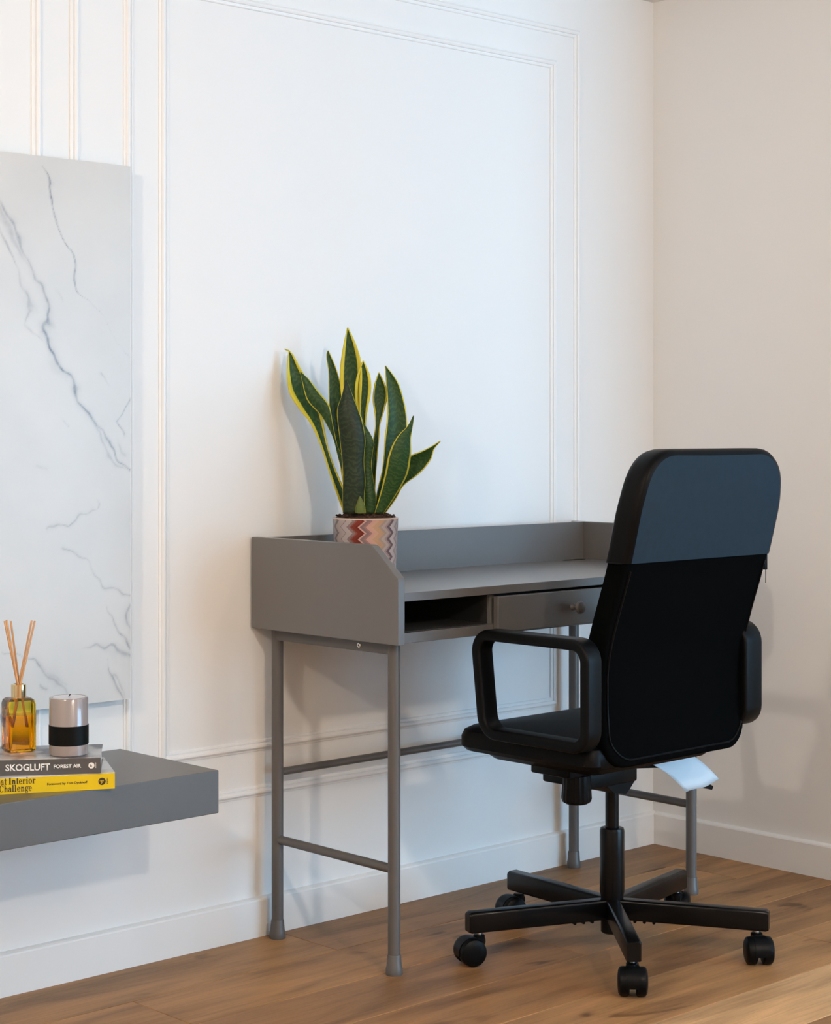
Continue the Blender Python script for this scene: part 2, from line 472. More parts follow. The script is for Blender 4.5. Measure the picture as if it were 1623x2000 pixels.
for x0, x1 in ((WX0 + 0.05, (WX0 + WX1) / 2 - 0.025), ((WX0 + WX1) / 2 + 0.025, WX1 - 0.05)):
    obj('pane', bx(x0, x1, FY - 0.057, FY - 0.053, WZ0 + 0.05, WZ1 - 0.05), 'pane', win)

bprof = [(WALL, 0.0), (0.0, 0.0), (0.0, 0.078), (0.0015, 0.081), (0.006, 0.0835), (WALL, 0.085)]
structure(obj('baseboard_back', prism(bprof, 'x', LX, WALL), 'trim'))
structure(obj('baseboard_right', prism(bprof, 'y', JOG, 0.0), 'trim'))

# moulding frames, mitred: profile (across from the inner edge outwards, height off the wall)
mprof = [(0, 0), (0, 0.002), (0.002, 0.0034), (0.0055, 0.0038), (0.0065, 0.0026), (0.008, 0.0026), (0.009, 0.0052), (0.0125, 0.0068), (0.016, 0.0068), (0.019, 0.005), (0.0205, 0.003), (0.024, 0.0022), (0.025, 0)]
def frame_trim(name, x0, x1, z0, z1):
    """x0..z1 is the middle line of the moulding"""
    bm = new(); rings = []
    for sx, sz in ((0, 0), (1, 0), (1, 1), (0, 1)):
        ring = []
        for a, h in mprof:
            d = a - 0.0125
            ring.append(bm.verts.new(((x1 + d) if sx else (x0 - d), WALL - h * 1.15, (z1 + d) if sz else (z0 - d))))
        rings.append(ring)
    for i in range(4):
        A, B = rings[i], rings[(i + 1) % 4]
        for k in range(len(mprof) - 1): bm.faces.new((A[k], B[k], B[k + 1], A[k + 1]))
    return structure(obj(name, bm, 'trim'))
ZI0, ZO0, ZI1, ZO1 = 0.413, 0.314, 2.020, 2.108
frame_trim('trim_1', -1.665, -0.290, ZO0, ZO1)
frame_trim('trim_2', -1.577, -0.379, ZI0, ZI1)
frame_trim('trim_3', -4.2, -1.793, ZO0, ZO1)
frame_trim('trim_4', -4.11, -1.881, ZI0, ZI1)

# ------------------------------------------------------------------ marble panel
def px7(x, y): return (x * 0.6, 280 + y * 0.6)
SY = -0.022
veins = [  # (points in crop px, half width mm, strength, fade in/out)
    ([(128, 60), (150, 130), (155, 180), (185, 240), (210, 300), (235, 360), (245, 440), (280, 500), (320, 560), (370, 630), (425, 705)], [1.0, 1.9, 1.7, 1.6, 1.4, 1.5, 1.6, 0.9, 0.6, 0.5, 0.4], [0.3, .8, .75, .6, .55, .6, .65, .35, .2, .15, .12]),
    ([(-10, 160), (30, 250), (70, 310), (100, 380), (130, 470), (150, 540), (155, 620), (180, 700), (220, 770), (265, 830), (300, 890), (330, 950), (380, 1010), (435, 1062)], [3, 5, 5, 3.5, 3.5, 4.5, 4.5, 4.0, 3.2, 3.4, 3.8, 3.0, 2.2, 2.0], [.4, .4, .38, .35, .42, .55, .75, .72, .6, .5, .58, .55, .5, .55]),
    ([(-10, 200), (30, 290), (75, 350), (110, 420)], [12, 14, 10, 5], [.22, .25, .2, .1]),
    ([(-5, 280), (25, 350), (45, 390)], [2.5, 2.5, 1.5], [.4, .45, .2]),
    ([(45, 390), (80, 470), (100, 540), (90, 600), (150, 650)], [2, 4, 4, 2.5, 2], [.1, .25, .35, .15, .2]),
    ([(265, 835), (310, 920), (350, 1010), (425, 1060)], [4, 4, 3, 2], [.15, .25, .25, .2]),
    ([(435, 800), (412, 870), (398, 910), (425, 945)], [2, 2, 1.5, 2], [.4, .4, .35, .5]),
    ([(165, 1247), (205, 1229), (240, 1241), (270, 1215), (300, 1180), (312, 1160)], [2, 2.2, 2, 1.5, 1.2, 1.5], [.15, .4, .35, .25, .12, .4]),
    ([(200, 1313), (235, 1335), (280, 1395), (330, 1427), (380, 1452), (435, 1477)], [3, 3, 2, 2.5, 3, 2], [.35, .35, .12, .3, .35, .4]),
    ([(335, 1508), (370, 1550), (400, 1590), (430, 1650)], [1.5, 2, 3, 4], [.2, .35, .5, .5]),
    ([(432, 1480), (415, 1530), (432, 1600)], [4, 4, 4], [.35, .4, .5]),
    ([(280, 1633), (335, 1622), (370, 1645), (435, 1685)], [1.2, 2.5, 6, 9], [.2, .45, .35, .35]),
    ([(352, 1680), (365, 1730), (385, 1770), (408, 1808)], [1, 2, 4, 2], [.3, .5, .45, .5]),
    ([(375, 1735), (398, 1750), (412, 1800)], [3, 3, 2], [.25, .3, .3]),
    ([(-5, 1648), (60, 1665), (110, 1682), (150, 1722), (180, 1762), (205, 1810)], [1.2, 1.5, 2, 3.5, 4, 2.5], [.25, .35, .5, .3, .3, .2]),
    ([(120, 1690), (165, 1725), (200, 1770)], [7, 9, 6], [.15, .18, .12]),
    ([(130, 1755), (150, 1778)], [2.5, 2.5], [.4, .35]),
    ([(330, 760), (350, 790)], [2.5, 2], [.3, .12]), ([(208, 890), (214, 915)], [2, 2], [.25, .25]), ([(180, 470), (195, 500)], [3, 3], [.12, .12]),
    ([(130, 1050), (165, 1065)], [4, 3], [.10, .10]), ([(395, 985), (410, 1000)], [4, 4], [.2, .2]),
]
segs = []
for pts, hw, st in veins:
    q = [on_y(*px7(*p), SY) for p in pts]
    for i in range(len(q) - 1):
        segs.append((q[i].x, q[i].z, q[i + 1].x, q[i + 1].z, hw[i] / 1000, hw[i + 1] / 1000, st[i], st[i + 1]))
rs = random.Random(3)
for k in range(7):                     # the stretch of the panel that lies left of the picture
    x = -2.05 - rs.random() * 0.9; z = 1.63 - rs.random() * 0.5; w = 0.002 + rs.random() * 0.003
    for j in range(7):
        x2 = x + 0.02 + rs.random() * 0.05; z2 = z - 0.05 - rs.random() * 0.08
        if x2 > -2.02: break
        segs.append((x, z, x2, z2, w, w, 0.45, 0.45)); x, z = x2, z2
xs = np.concatenate([np.arange(-3.10, -2.02, 0.008), np.arange(-2.02, -1.6835, 0.0022), [-1.6835]])
zs = np.arange(0.553, 1.6332, 0.0025)
zs[-1] = 1.633
GX, GZ = np.meshgrid(xs, zs)
jx = np.zeros_like(GX); jz = np.zeros_like(GX)
rng = np.random.default_rng(5)
for k in range(26):
    fx, fz = rng.normal(0, 1, 2) * (18 + 7 * k); ph = rng.random(2) * 7; am = 0.0055 / (1 + 0.42 * k)
    jx += am * np.sin(fx * GX + fz * GZ + ph[0]); jz += am * np.cos(fx * GX - fz * GZ + ph[1])
vein = np.zeros_like(GX)
for x0, z0, x1, z1, w0, w1, s0, s1 in segs:
    pxm = GX + jx; pzm = GZ + jz
    dx, dz = x1 - x0, z1 - z0; L2 = dx * dx + dz * dz
    t = np.clip(((pxm - x0) * dx + (pzm - z0) * dz) / L2, 0, 1)
    d = np.hypot(pxm - x0 - t * dx, pzm - z0 - t * dz)
    w = w0 + (w1 - w0) * t; s = s0 + (s1 - s0) * t
    v = 1.5 * s * (0.78 * np.exp(-(d / (w * 0.62)) ** 2) + 0.28 * np.exp(-(d / (w * 2.2)) ** 2))
    vein = np.maximum(vein, v)
nz, nx = GX.shape
verts = np.stack([GX.ravel(), np.full(GX.size, SY), GZ.ravel()], 1)
idx = np.arange(GX.size).reshape(nz, nx)
quads = np.stack([idx[:-1, :-1], idx[:-1, 1:], idx[1:, 1:], idx[1:, :-1]], -1).reshape(-1, 4)
nb = len(verts)
bx_, by_ = xs[0], xs[-1]
back = np.array([[bx_, -0.002, zs[0]], [by_, -0.002, zs[0]], [by_, -0.002, zs[-1]], [bx_, -0.002, zs[-1]],
                 [bx_, SY, zs[0]], [by_, SY, zs[0]], [by_, SY, zs[-1]], [bx_, SY, zs[-1]]])
verts = np.concatenate([verts, back])
faces = [tuple(int(i) for i in q) for q in quads]
faces += [(nb + 0, nb + 3, nb + 2, nb + 1), (nb + 4, nb + 5, nb + 1, nb + 0)[::-1], (nb + 5, nb + 6, nb + 2, nb + 1)[::-1], (nb + 6, nb + 7, nb + 3, nb + 2)[::-1], (nb + 7, nb + 4, nb + 0, nb + 3)[::-1]]
me = bpy.data.meshes.new('marble_panel')
me.from_pydata(verts.tolist(), [], faces)
ca = me.color_attributes.new('veins', 'FLOAT_COLOR', 'POINT')
vc = np.zeros((len(verts), 4), np.float32); vc[:nb, :3] = vein.ravel()[:, None]; vc[:, 3] = 1
ca.data.foreach_set('color', vc.ravel())
me.materials.append(M['marble'])
marble = bpy.data.objects.new('marble_panel', me); COL.objects.link(marble)
tag(marble, 'tall white marble panel with grey veins mounted on the wall above the grey shelf', 'wall panel')
for z in (0.70, 1.48): obj('mounting_batten', bx(-3.0, -1.75, -0.004, WALL, z - 0.02, z + 0.02), 'void', marble)

# ------------------------------------------------------------------ floating shelf
tag(obj('floating_shelf', bx(-3.35, -1.684, -0.3165, WALL - 0.0005, 0.365, 0.4473, bev=0.0015), 'shelf'),
    'thick grey floating shelf fixed to the wall below the marble panel', 'shelf')

# ------------------------------------------------------------------ desk
desk = thing('writing_desk', 'grey wooden desk with raised sides and tubular steel legs against the wall', 'desk', (-0.825, -0.23, 0))
def dpart(name, bm, m='desk', parent=None, smooth=False):
    if parent is None:
        for v in bm.verts: v.co -= Vector(desk.location)
        return obj(name, bm, m, desk, smooth)
    for v in bm.verts: v.co -= Vector(desk.location)
    return obj(name, bm, m, parent, smooth)
DXL, DXR, DYF, DYB = -1.349, -0.302, -0.460, 0.0065
ZB, ZT, ZD = 0.6705, 0.867, 0.7740
side = rounded([(DYF, ZB), (DYB, ZB), (DYB, ZT), (-0.381, ZT), (DYF, 0.8025)], [0.001, 0.001, 0.001, 0.022, 0.012], 5)
for x0 in (DXL, DXR - 0.018):
    dpart('side_panel', prism(side, 'x', x0, x0 + 0.018, bev=0.0012))
IX0, IX1 = DXL + 0.018, DXR - 0.018
dpart('back_panel', bx(IX0, IX1, -0.036, -0.020, ZB + 0.012, ZT, bev=0.001))
dpart('desktop', bx(IX0, IX1, DYF + 0.0005, -0.036, 0.7565, ZD, bev=0.001))
dpart('bottom_board', bx(IX0, IX1, DYF + 0.006, -0.036, 0.6725, 0.6935, bev=0.001), 'desk')
DV = -1.075
shade = new()  # near-black sheets added inside the open compartment to paint its shade
box(shade, IX0 + 0.0005, DV - 0.0005, DYF + 0.022, -0.045, 0.6936, 0.6946); box(shade, IX0 + 0.0005, DV - 0.0005, DYF + 0.022, -0.045, 0.7555, 0.7564)
box(shade, IX0 + 0.0005, IX0 + 0.0015, DYF + 0.022, -0.045, 0.6946, 0.7555); box(shade, DV - 0.0015, DV - 0.0005, DYF + 0.022, -0.045, 0.6946, 0.7555)
box(shade, IX0 + 0.0005, DV - 0.0005, -0.046, -0.045, 0.6946, 0.7555)
dpart('compartment_shade', shade, 'void')
dpart('divider', bx(DV, DV + 0.015, DYF + 0.016, -0.036, 0.6935, 0.7565), 'desk_inside')
drawer = dpart('drawer', bx(DV + 0.001, IX1 - 0.004, DYF - 0.0085, DYF + 0.0055, 0.6775, 0.7515, bev=0.0015))
mt = Matrix.Translation(Vector((-0.842, DYF - 0.0085, 0.7155))) @ Matrix.Rotation(PI / 2, 4, 'X')
dpart('knob', lathe([(0, 0), (0.0085, 0), (0.0065, 0.004), (0.0052, 0.010), (0.007, 0.014), (0.0125, 0.017), (0.0142, 0.021), (0.0125, 0.026), (0.007, 0.029), (0, 0.0295)], 24, None, mt), 'desk_tube', drawer, True)
sl = rounded([(-0.415, -0.066), (-0.340, -0.066), (-0.340, -0.044), (-0.415, -0.044)], 0.0109, 6)
dpart('cable_slot', prism(sl, 'z', ZD - 0.004, ZD + 0.0006), 'void')
LXS, LYF, LYB, TR = (-1.308, -0.352), -0.4035, -0.0315, 0.0127
for x in LXS:
    for y in (LYF, LYB):
        leg = dpart('leg', tube((x, y, 0.03), (x, y, ZB), TR, 28), 'desk_tube', None, True)
        mt = Matrix.Translation((x, y, 0))
        dpart('foot', lathe([(0, 0), (0.0172, 0), (0.0178, 0.003), (0.0172, 0.013), (0.0155, 0.018), (0.0142, 0.038), (0.0136, 0.040), (0, 0.040)], 28, None, mt), 'desk_tube', leg, True)
    dpart('side_rail', tube((x, LYF, 0.2115), (x, LYB, 0.2135), 0.0095, 20), 'desk_tube', None, True)
    r = dpart('frame_rail', bx(x - 0.010, x + 0.010, LYF, LYB, 0.645, ZB, bev=0.001), 'desk_tube')
    for y in (-0.3087,):
        mt = Matrix.Translation((x - 0.010, y, 0.657)) @ Matrix.Rotation(-PI / 2, 4, 'Y')
        sc = dpart('screw', lathe([(0.0022, 0.0004), (0.0022, 0.0022), (0.004, 0.0024), (0.0058, 0.0012), (0.0058, 0)], 20, None, mt), 'steel', r, True)
dpart('back_rail', tube((LXS[0], LYB, 0.358), (LXS[1], LYB, 0.359), 0.0085, 20), 'desk_tube', None, True)

# ------------------------------------------------------------------ office chair
CX, CY = -0.853, -0.589
chair = thing('office_chair', 'black swivel office chair with armrests and a slate blue upper back panel', 'chair', (CX, CY, 0))
def cpart(name, bm, m='plastic', parent=None, smooth=True):
    for v in bm.verts: v.co -= Vector((CX, CY, 0))
    return obj(name, bm, m, parent or chair, smooth)

PROF = [(0.40, -0.785), (0.43, -0.776), (0.46, -0.768), (0.515, -0.763), (0.58, -0.762), (0.645, -0.766), (0.711, -0.784), (0.78, -0.808), (0.841, -0.828), (0.938, -0.853), (0.985, -0.863), (1.02, -0.868), (1.06, -0.870)]
def yrear(z):
    for (z0, y0), (z1, y1) in zip(PROF, PROF[1:]):
        if z <= z1:
            t = max(0, (z - z0) / (z1 - z0)); return y0 + (y1 - y0) * t
    return PROF[-1][1]
def ysm(z): return sum(yrear(z + d) for d in (-.03, -.015, 0, .015, .03)) / 5
BZ0, BZ1, BXL, BXR = 0.428, 1.058, -1.083, -0.624
def back_outline(grow=0.0):
    l, r, b, t = BXL - grow, BXR + grow, BZ0 - grow, BZ1 + grow
    cs = rounded([(l + 0.004, b), (r - 0.004, b), (r + 0.002, 0.62), (r, 0.95), (r - 0.022, t), (l + 0.022, t), (l, 0.95), (l - 0.002, 0.62)], [0.062, 0.062, 0.3, 0.2, 0.082, 0.082, 0.2, 0.3], 10)
    # resample evenly so the shell bends smoothly
    P = [Vector(c) for c in cs]; Lk = [0]
    for i in range(len(P)): Lk.append(Lk[-1] + (P[(i + 1) % len(P)] - P[i]).length)
    out = []; n = 140
    for k in range(n):
        s = Lk[-1] * k / n
        for i in range(len(P)):
            if Lk[i + 1] >= s:
                t_ = (s - Lk[i]) / max(1e-9, Lk[i + 1] - Lk[i]); out.append(P[i].lerp(P[(i + 1) % len(P)], t_)); break
    return out
TH = 0.060
def back_shell(grow=0.0):
    """bent slab; returns bmesh with a rear-face layer marking rear faces"""
    O = back_outline(grow); c = Vector(((BXL + BXR) / 2, (BZ0 + BZ1) / 2)); bm = new()
    rear = [(0.02, 0), (0.2, 0), (0.4, 0), (0.6, 0), (0.78, 0), (0.90, 0.0), (0.955, 0.0006), (0.980, 0.003), (0.995, 0.008), (1.0, 0.016)]
    front = [(1.0, TH - 0.018), (0.99, TH - 0.008), (0.96, TH - 0.001), (0.90, TH + 0.002), (0.7, TH + 0.006), (0.45, TH + 0.008), (0.2, TH + 0.008), (0.02, TH + 0.008)]
    rings = []
    for sc, dep in rear + front:
        ring = []
        for p in O:
            q = c + (p - c) * sc
            if 0.9 < sc < 1.0:                                   # constant-width edge rounding
                q = p - (p - c).normalized() * ((1 - sc) * 0.30)
            ring.append(bm.verts.new((q.x, ysm(q.y) - grow + dep * (1 + 2 * grow / TH), q.y)))
        rings.append(ring)
    n = len(O); nr = len(rear)
    rearf = []
    for j, (a, b) in enumerate(zip(rings, rings[1:])):
        for k in range(n):
            f = bm.faces.new((a[k], a[(k + 1) % n], b[(k + 1) % n], b[k]))
            if j < 6: rearf.append(f)
    f = bm.faces.new(rings[0]); rearf.append(f); bm.faces.new(rings[-1][::-1])
    return bm, rearf
SEAM = 0.8385
bm, _ = back_shell()
backrest = cpart('backrest', bm, 'fabric')
def cut_above(bm, z):
    g = bm.verts[:] + bm.edges[:] + bm.faces[:]
    bmesh.ops.bisect_plane(bm, geom=g, plane_co=(0, 0, z), plane_no=(0, 0, 1), clear_inner=True)
bm, rf = back_shell(0.0028)
for f in bm.faces: f.material_index = 0
for f in rf: f.material_index = 1
cut_above(bm, SEAM)
rear_only = bm.copy()
bmesh.ops.delete(bm, geom=[f for f in bm.faces if f.material_index == 1], context='FACES')
bmesh.ops.delete(rear_only, geom=[f for f in rear_only.faces if f.material_index == 0], context='FACES')
for f in rear_only.faces: f.material_index = 0
cpart('headrest_cover', bm, 'leather', backrest)
o = cpart('upper_back_panel', rear_only, 'blue_fabric', backrest); o['label'] = 'slate blue fabric panel on the upper back'
# piping round the lower rear panel and the seam
c = Vector(((BXL + BXR) / 2, (BZ0 + BZ1) / 2))
inner = []
for p in back_outline():
    q = p - Vector((math.copysign(min(1, abs(p.x - c.x) / 0.2), p.x - c.x) * 0.014, math.copysign(min(1, abs(p.y - c.y) / 0.29) ** 6, p.y - c.y) * 0.016))
    inner.append(q)
i0 = [i for i, p in enumerate(inner) if p.y < SEAM - 0.006]
# order the U from the left top, round the bottom, to the right top
start = next(i for i in range(len(inner)) if inner[i].y < SEAM - 0.006 and inner[i - 1].y >= SEAM - 0.006)
U = []; i = start
while inner[i % len(inner)].y < SEAM - 0.006: U.append(inner[i % len(inner)]); i += 1
cpart('piping', path_tube([(p.x, ysm(p.y) - 0.0005, p.y) for p in U], 0.0022, 8), 'leather', backrest)
cpart('seam_piping', path_tube([(BXL - 0.002, ysm(SEAM) + TH - 0.012, SEAM), (BXL - 0.003, ysm(SEAM) + 0.03, SEAM), (BXL - 0.002, ysm(SEAM) + 0.012, SEAM)], 0.002, 6), 'leather', backrest)
# zip pull with cord hanging at the right end of the seam
zp = cpart('zip_pull', bx(-0.621, -0.611, -0.812, -0.806, 0.803, 0.842, bev=0.001), 'plastic', backrest)
cpart('zip_cord', path_tube([(-0.614, -0.809, 0.804), (-0.6135, -0.809, 0.79), (-0.614, -0.809, 0.775)], 0.0009, 6), 'plastic', backrest)

# seat cushion
plan = rounded([(-1.108, -0.362), (-1.108, -0.757), (-0.628, -0.757), (-0.628, -0.362)][::-1], [0.055, 0.03, 0.03, 0.055], 8)
pc = Vector((-0.868, -0.56))
def stack(plan, layers, extra=None):
    bm = new(); rings = []
    for inset, z in layers:
        ring = []
        for p in plan:
            d = Vector(p) - pc; q = pc + d * (1 - inset / 0.23) if inset < 0.23 else pc
            ring.append(bm.verts.new((q.x, q.y, z + (extra(q) if extra else 0))))
        rings.append(ring)
    n = len(plan)
    for a, b in zip(rings, rings[1:]):
        for k in range(n): bm.faces.new((a[k], a[(k + 1) % n], b[(k + 1) % n], b[k]))
    bm.faces.new(rings[0][::-1]); bm.faces.new(rings[-1])
    return bm
cpart('seat', stack(plan, [(0.03, 0.424), (0.008, 0.427), (0.0, 0.436), (0.0, 0.456), (0.005, 0.468), (0.018, 0.475), (0.05, 0.480), (0.12, 0.484), (0.2, 0.485)]), 'leather')
cpart('seat_pan', stack(plan, [(0.10, 0.402), (0.055, 0.408), (0.035, 0.425)]), 'plastic')

# armrests: closed rounded loops of flat bar
def armrest(x0, x1):
    outer = rounded([(-0.458, 0.6915), (-0.484, 0.4680), (-0.783, 0.4680), (-0.783, 0.6915)], [0.046, 0.052, 0.044, 0.046], 9)
    N = len(outer); bm = new(); rings = []
    W, T, b = x1 - x0, 0.023, 0.006
    sec = rounded([(0, 0), (W, 0), (W, T), (0, T)], b, 3)
    for i in range(N):
        p = Vector(outer[i]); t = (Vector(outer[(i + 1) % N]) - Vector(outer[i - 1])).normalized()
        nrm = Vector((t.y, -t.x))
        if (Vector((-0.62, 0.58)) - p).dot(nrm) < 0: nrm = -nrm
        rings.append([bm.verts.new((x0 + s[0], p.x + nrm.x * s[1], p.y + nrm.y * s[1])) for s in sec])
    for i in range(N):
        A, B = rings[i], rings[(i + 1) % N]
        for k in range(len(sec)): bm.faces.new((A[k], A[(k + 1) % len(sec)], B[(k + 1) % len(sec)], B[k]))
    return bm
cpart('armrest', armrest(-1.150, -1.106))
cpart('armrest', armrest(-0.646, -0.588))

# mechanism
mech = bx(-0.985, -0.836, -0.645, -0.51, 0.362, 0.404, bev=0.005)
box(mech, -1.047, -0.975, -0.645, -0.535, 0.392, 0.424, bev=0.004)
mp = [(-0.93, 0.364), (-0.905, 0.345), (-0.868, 0.338), (-0.855, 0.348), (-0.838, 0.364)]
prism(mp, 'y', -0.64, -0.53, bm=mech)
me_ = cpart('tilt_mechanism', mech)
mt = Matrix.Translation((-1.000, -0.620, 0.0))
kp = [(0, 0.333), (0.022, 0.334), (0.029, 0.338), (0.0315, 0.345), (0.0285, 0.392), (0, 0.394)]
bm = new(); n = 40; rings = []
for r, z in kp:
    rings.append([bm.verts.new((-1.0 + (max(r, .0005) - (0.0014 if k % 2 and r > .028 else 0)) * math.cos(2 * PI * k / n), -0.62 + (max(r, .0005) - (0.0014 if k % 2 and r > .028 else 0)) * math.sin(2 * PI * k / n), z)) for k in range(n)])
for a, b in zip(rings, rings[1:]):
    for k in range(n): bm.faces.new((a[k], a[(k + 1) % n], b[(k + 1) % n], b[k]))
cpart('tension_knob', bm)
mt = Matrix.Translation((-0.990, -0.6455, 0.402)) @ Matrix.Rotation(PI / 2, 4, 'X')
cpart('screw', lathe([(0.0015, 0), (0.0015, 0.001), (0.0035, 0.0014), (0.0042, 0)], 14, None, mt), 'steel')
lv = path_tube([(-0.83, -0.60, 0.385), (-0.70, -0.605, 0.372), (-0.60, -0.60, 0.330), (-0.560, -0.60, 0.312)], 0.004, 8)
lp = rounded([(-0.575, 0.314), (-0.542, 0.300), (-0.536, 0.307), (-0.566, 0.322)], 0.003, 3)
prism(lp, 'y', -0.612, -0.588, bm=lv)
cpart('height_lever', lv)
cpart('gas_column', tube((CX, CY, 0.255), (CX, CY, 0.345), 0.0145, 24), 'tube')
cpart('column_sleeve', lathe([(0, 0.037), (0.020, 0.037), (0.024, 0.040), (0.024, 0.115), (0.0262, 0.125), (0.0262, 0.252), (0.0245, 0.258), (0.019, 0.260), (0.0145, 0.259)], 32, None, Matrix.Translation((CX, CY, 0))), 'tube')
# five-star base and castors
def base_arm_mesh():
    sec = rounded([(-0.015, 0.066), (0.015, 0.066), (0.015, 0.1085), (-0.015, 0.1085)], [0.003, 0.003, 0.006, 0.006], 4)
    bm = new(); rings = []
    for x, zadd, sc in ((0.016, 0.002, 1.0), (0.10, 0.0015, 1.0), (0.20, 0.001, 1.0), (0.322, 0.0, 1.0), (0.3275, -0.001, 0.86)):
        rings.append([bm.verts.new((x, s[0] * sc, 0.087 + (s[1] - 0.087) * (sc if sc < 1 else 1) + zadd)) for s in sec])
    n = len(sec)
    for a, b in zip(rings, rings[1:]):
        for k in range(n): bm.faces.new((a[k], b[k], b[(k + 1) % n], a[(k + 1) % n]))
    bm.faces.new(rings[0]); bm.faces.new(rings[-1][::-1])
    for k in range(3):                                    # weld beads under the root of the arm
        tube((0.05 + 0.02 * k, -0.010, 0.066), (0.05 + 0.02 * k, 0.010, 0.066), 0.0035, 10, bm)
    return bm
arm0 = obj('base_arm', base_arm_mesh(), 'tube', chair, True)
# castor: origin on the floor under the swivel stem, rolling axis along local y, wheel trails by 0.016 along -x
def castor_parts():
    hood = new(); seg = 14; R0, R1 = 0.0300, 0.0240
    rings = []
    for k in range(seg + 1):
        a = math.radians(-20 + 215 * k / seg)
        ca_, sa = math.cos(a), math.sin(a)
        rings.append([hood.verts.new((-0.020 + r * ca_, y, 0.0285 + r * sa)) for r, y in ((R0, -0.013), (R0, 0.013), (R1, 0.013), (R1, -0.013))])
    for a, b in zip(rings, rings[1:]):
        for k in range(4): hood.faces.new((a[k], a[(k + 1) % 4], b[(k + 1) % 4], b[k]))
    hood.faces.new(rings[0]); hood.faces.new(rings[-1][::-1])
    lathe([(0, 0.040), (0.0125, 0.040), (0.0125, 0.058), (0.010, 0.0605), (0, 0.0605)], 20, hood)
    web = rounded([(-0.030, 0.030), (0.006, 0.030), (0.0115, 0.045), (0.011, 0.056), (-0.02, 0.054)], 0.004, 3)
    prism(web, 'y', -0.0085, 0.0085, bm=hood)
    stem = tube((0, 0, 0.055), (0, 0, 0.070), 0.0055, 14)
    wheels = []
    for s in (-1, 1):
        mt = Matrix.Translation((-0.020, s * 0.0065, 0.0285)) @ Matrix.Rotation(-s * PI / 2, 4, 'X')
        wheels.append(lathe([(0, 0), (0.025, 0), (0.028, 0.002), (0.0285, 0.005), (0.0285, 0.014), (0.027, 0.0185), (0.022, 0.0215), (0.012, 0.023), (0, 0.0235)], 32, None, mt))
    return hood, stem, wheels
hood, stem, wheels = castor_parts()
cas0 = obj('castor', hood, 'plastic', chair, True)
obj('stem', stem, 'steel', cas0, True)
for w in wheels: obj('wheel', w, 'plastic', cas0, True)
swivel = [math.radians(a) for a in (215, -18, -22, 42, 50)]
for k in range(5):
    a = math.radians(12.2 + 72 * k)
    if k == 0: A, Cc, kids = arm0, cas0, []
    else:
        A = arm0.copy(); COL.objects.link(A); A.parent = chair
        Cc = cas0.copy(); COL.objects.link(Cc); Cc.parent = chair
        for ch in list(cas0.children):
            q = ch.copy(); COL.objects.link(q); q.parent = Cc
    A.rotation_euler = (0, 0, a)
    Cc.location = (0.302 * math.cos(a), 0.302 * math.sin(a), 0)
    Cc.rotation_euler = (0, 0, swivel[k])
# paper leaflet hanging under the seat
bm = new(); NU, NV = 10, 12; G = []
tl, tr = Vector((-0.812, -0.585, 0.409)), Vector((-0.668, -0.560, 0.416))
br, bl = Vector((-0.530, -0.622, 0.322)), Vector((-0.646, -0.622, 0.308))
for j in range(NV + 1):
    t = j / NV; row = []
    for i in range(NU + 1):
        s = i / NU
        p = (tl.lerp(tr, s)).lerp(bl.lerp(br, s), t)
        p.z += 0.012 * math.sin(PI * t) + 0.003 * math.sin(2 * PI * s + 1) * t
        p.y -= 0.012 * math.sin(PI * t)
        row.append(bm.verts.new(p))
    G.append(row)
for j in range(NV):
    for i in range(NU): bm.faces.new((G[j][i], G[j][i + 1], G[j + 1][i + 1], G[j + 1][i]))
pt = cpart('leaflet', bm, 'paper'); pt['label'] = 'white paper leaflet hanging below the seat'
sm = pt.modifiers.new('thickness', 'SOLIDIFY'); sm.thickness = 0.0004

# ------------------------------------------------------------------ potted snake plant
PX, PY, PR, PZ0, PZ1 = -1.168, -0.160, 0.0715, ZD, 0.9095
plant = thing('potted_plant', 'snake plant with yellow edged leaves in a zigzag patterned pot on the desk', 'plant', (PX, PY, PZ0))
H = PZ1 - PZ0
bm = new(); n = 64
prof = [(0.0, 0.0), (0.060, 0.0), (0.064, 0.003), (0.0655, 0.010), (PR - 0.0005, H - 0.004), (PR, H - 0.003), (PR, H - 0.0008), (PR - 0.001, H), (PR - 0.004, H), (PR - 0.0055, H - 0.002), (0.060, 0.02), (0.0, 0.02)]
lathe(prof, n, bm)
uvl = bm.loops.layers.uv.new('UVMap')
va = math.atan2(CAM.y - PY, CAM.x - PX)
for f in bm.faces:
    ccen = f.calc_center_median()
    f.material_index = 1 if (ccen.z > H - 0.0035 or ccen.to_2d().length < 0.058) else 0
    ac = math.atan2(ccen.y, ccen.x)
    for l in f.loops:
        p = l.vert.co; a = math.atan2(p.y, p.x)
        while a - ac > PI: a -= 2 * PI
        while a - ac < -PI: a += 2 * PI
        d = (a - va + PI) % (2 * PI) - PI if False else (a - va)
        l[uvl].uv = (0.5 + d / PI, p.z)
pot = obj('pot', bm, ['pot', 'pot_rim'], plant, True)
bm = new(); rr = 14; n = 40; rings = [[bm.verts.new((0, 0, H - 0.001))]]
for j in range(1, rr + 1):
    r = (PR - 0.0062) * j / rr
    rings.append([bm.verts.new((r * math.cos(2 * PI * k / n), r * math.sin(2 * PI * k / n),
                 H + 0.010 * (1 - (j / rr) ** 2) - 0.003 + 0.009 * noise.noise(Vector((r * 90 * math.cos(2 * PI * k / n), r * 90 * math.sin(2 * PI * k / n), 1.7))) + 0.003 * random.random())) for k in range(n)])
for a, b in zip(rings, rings[1:]):
    for k in range(n):
        if len(a) == 1: bm.faces.new((a[0], b[k], b[(k + 1) % n]))
        else: bm.faces.new((a[k], b[k], b[(k + 1) % n], a[(k + 1) % n]))
soil = obj('soil', bm, 'soil', plant, False)
bm = new()
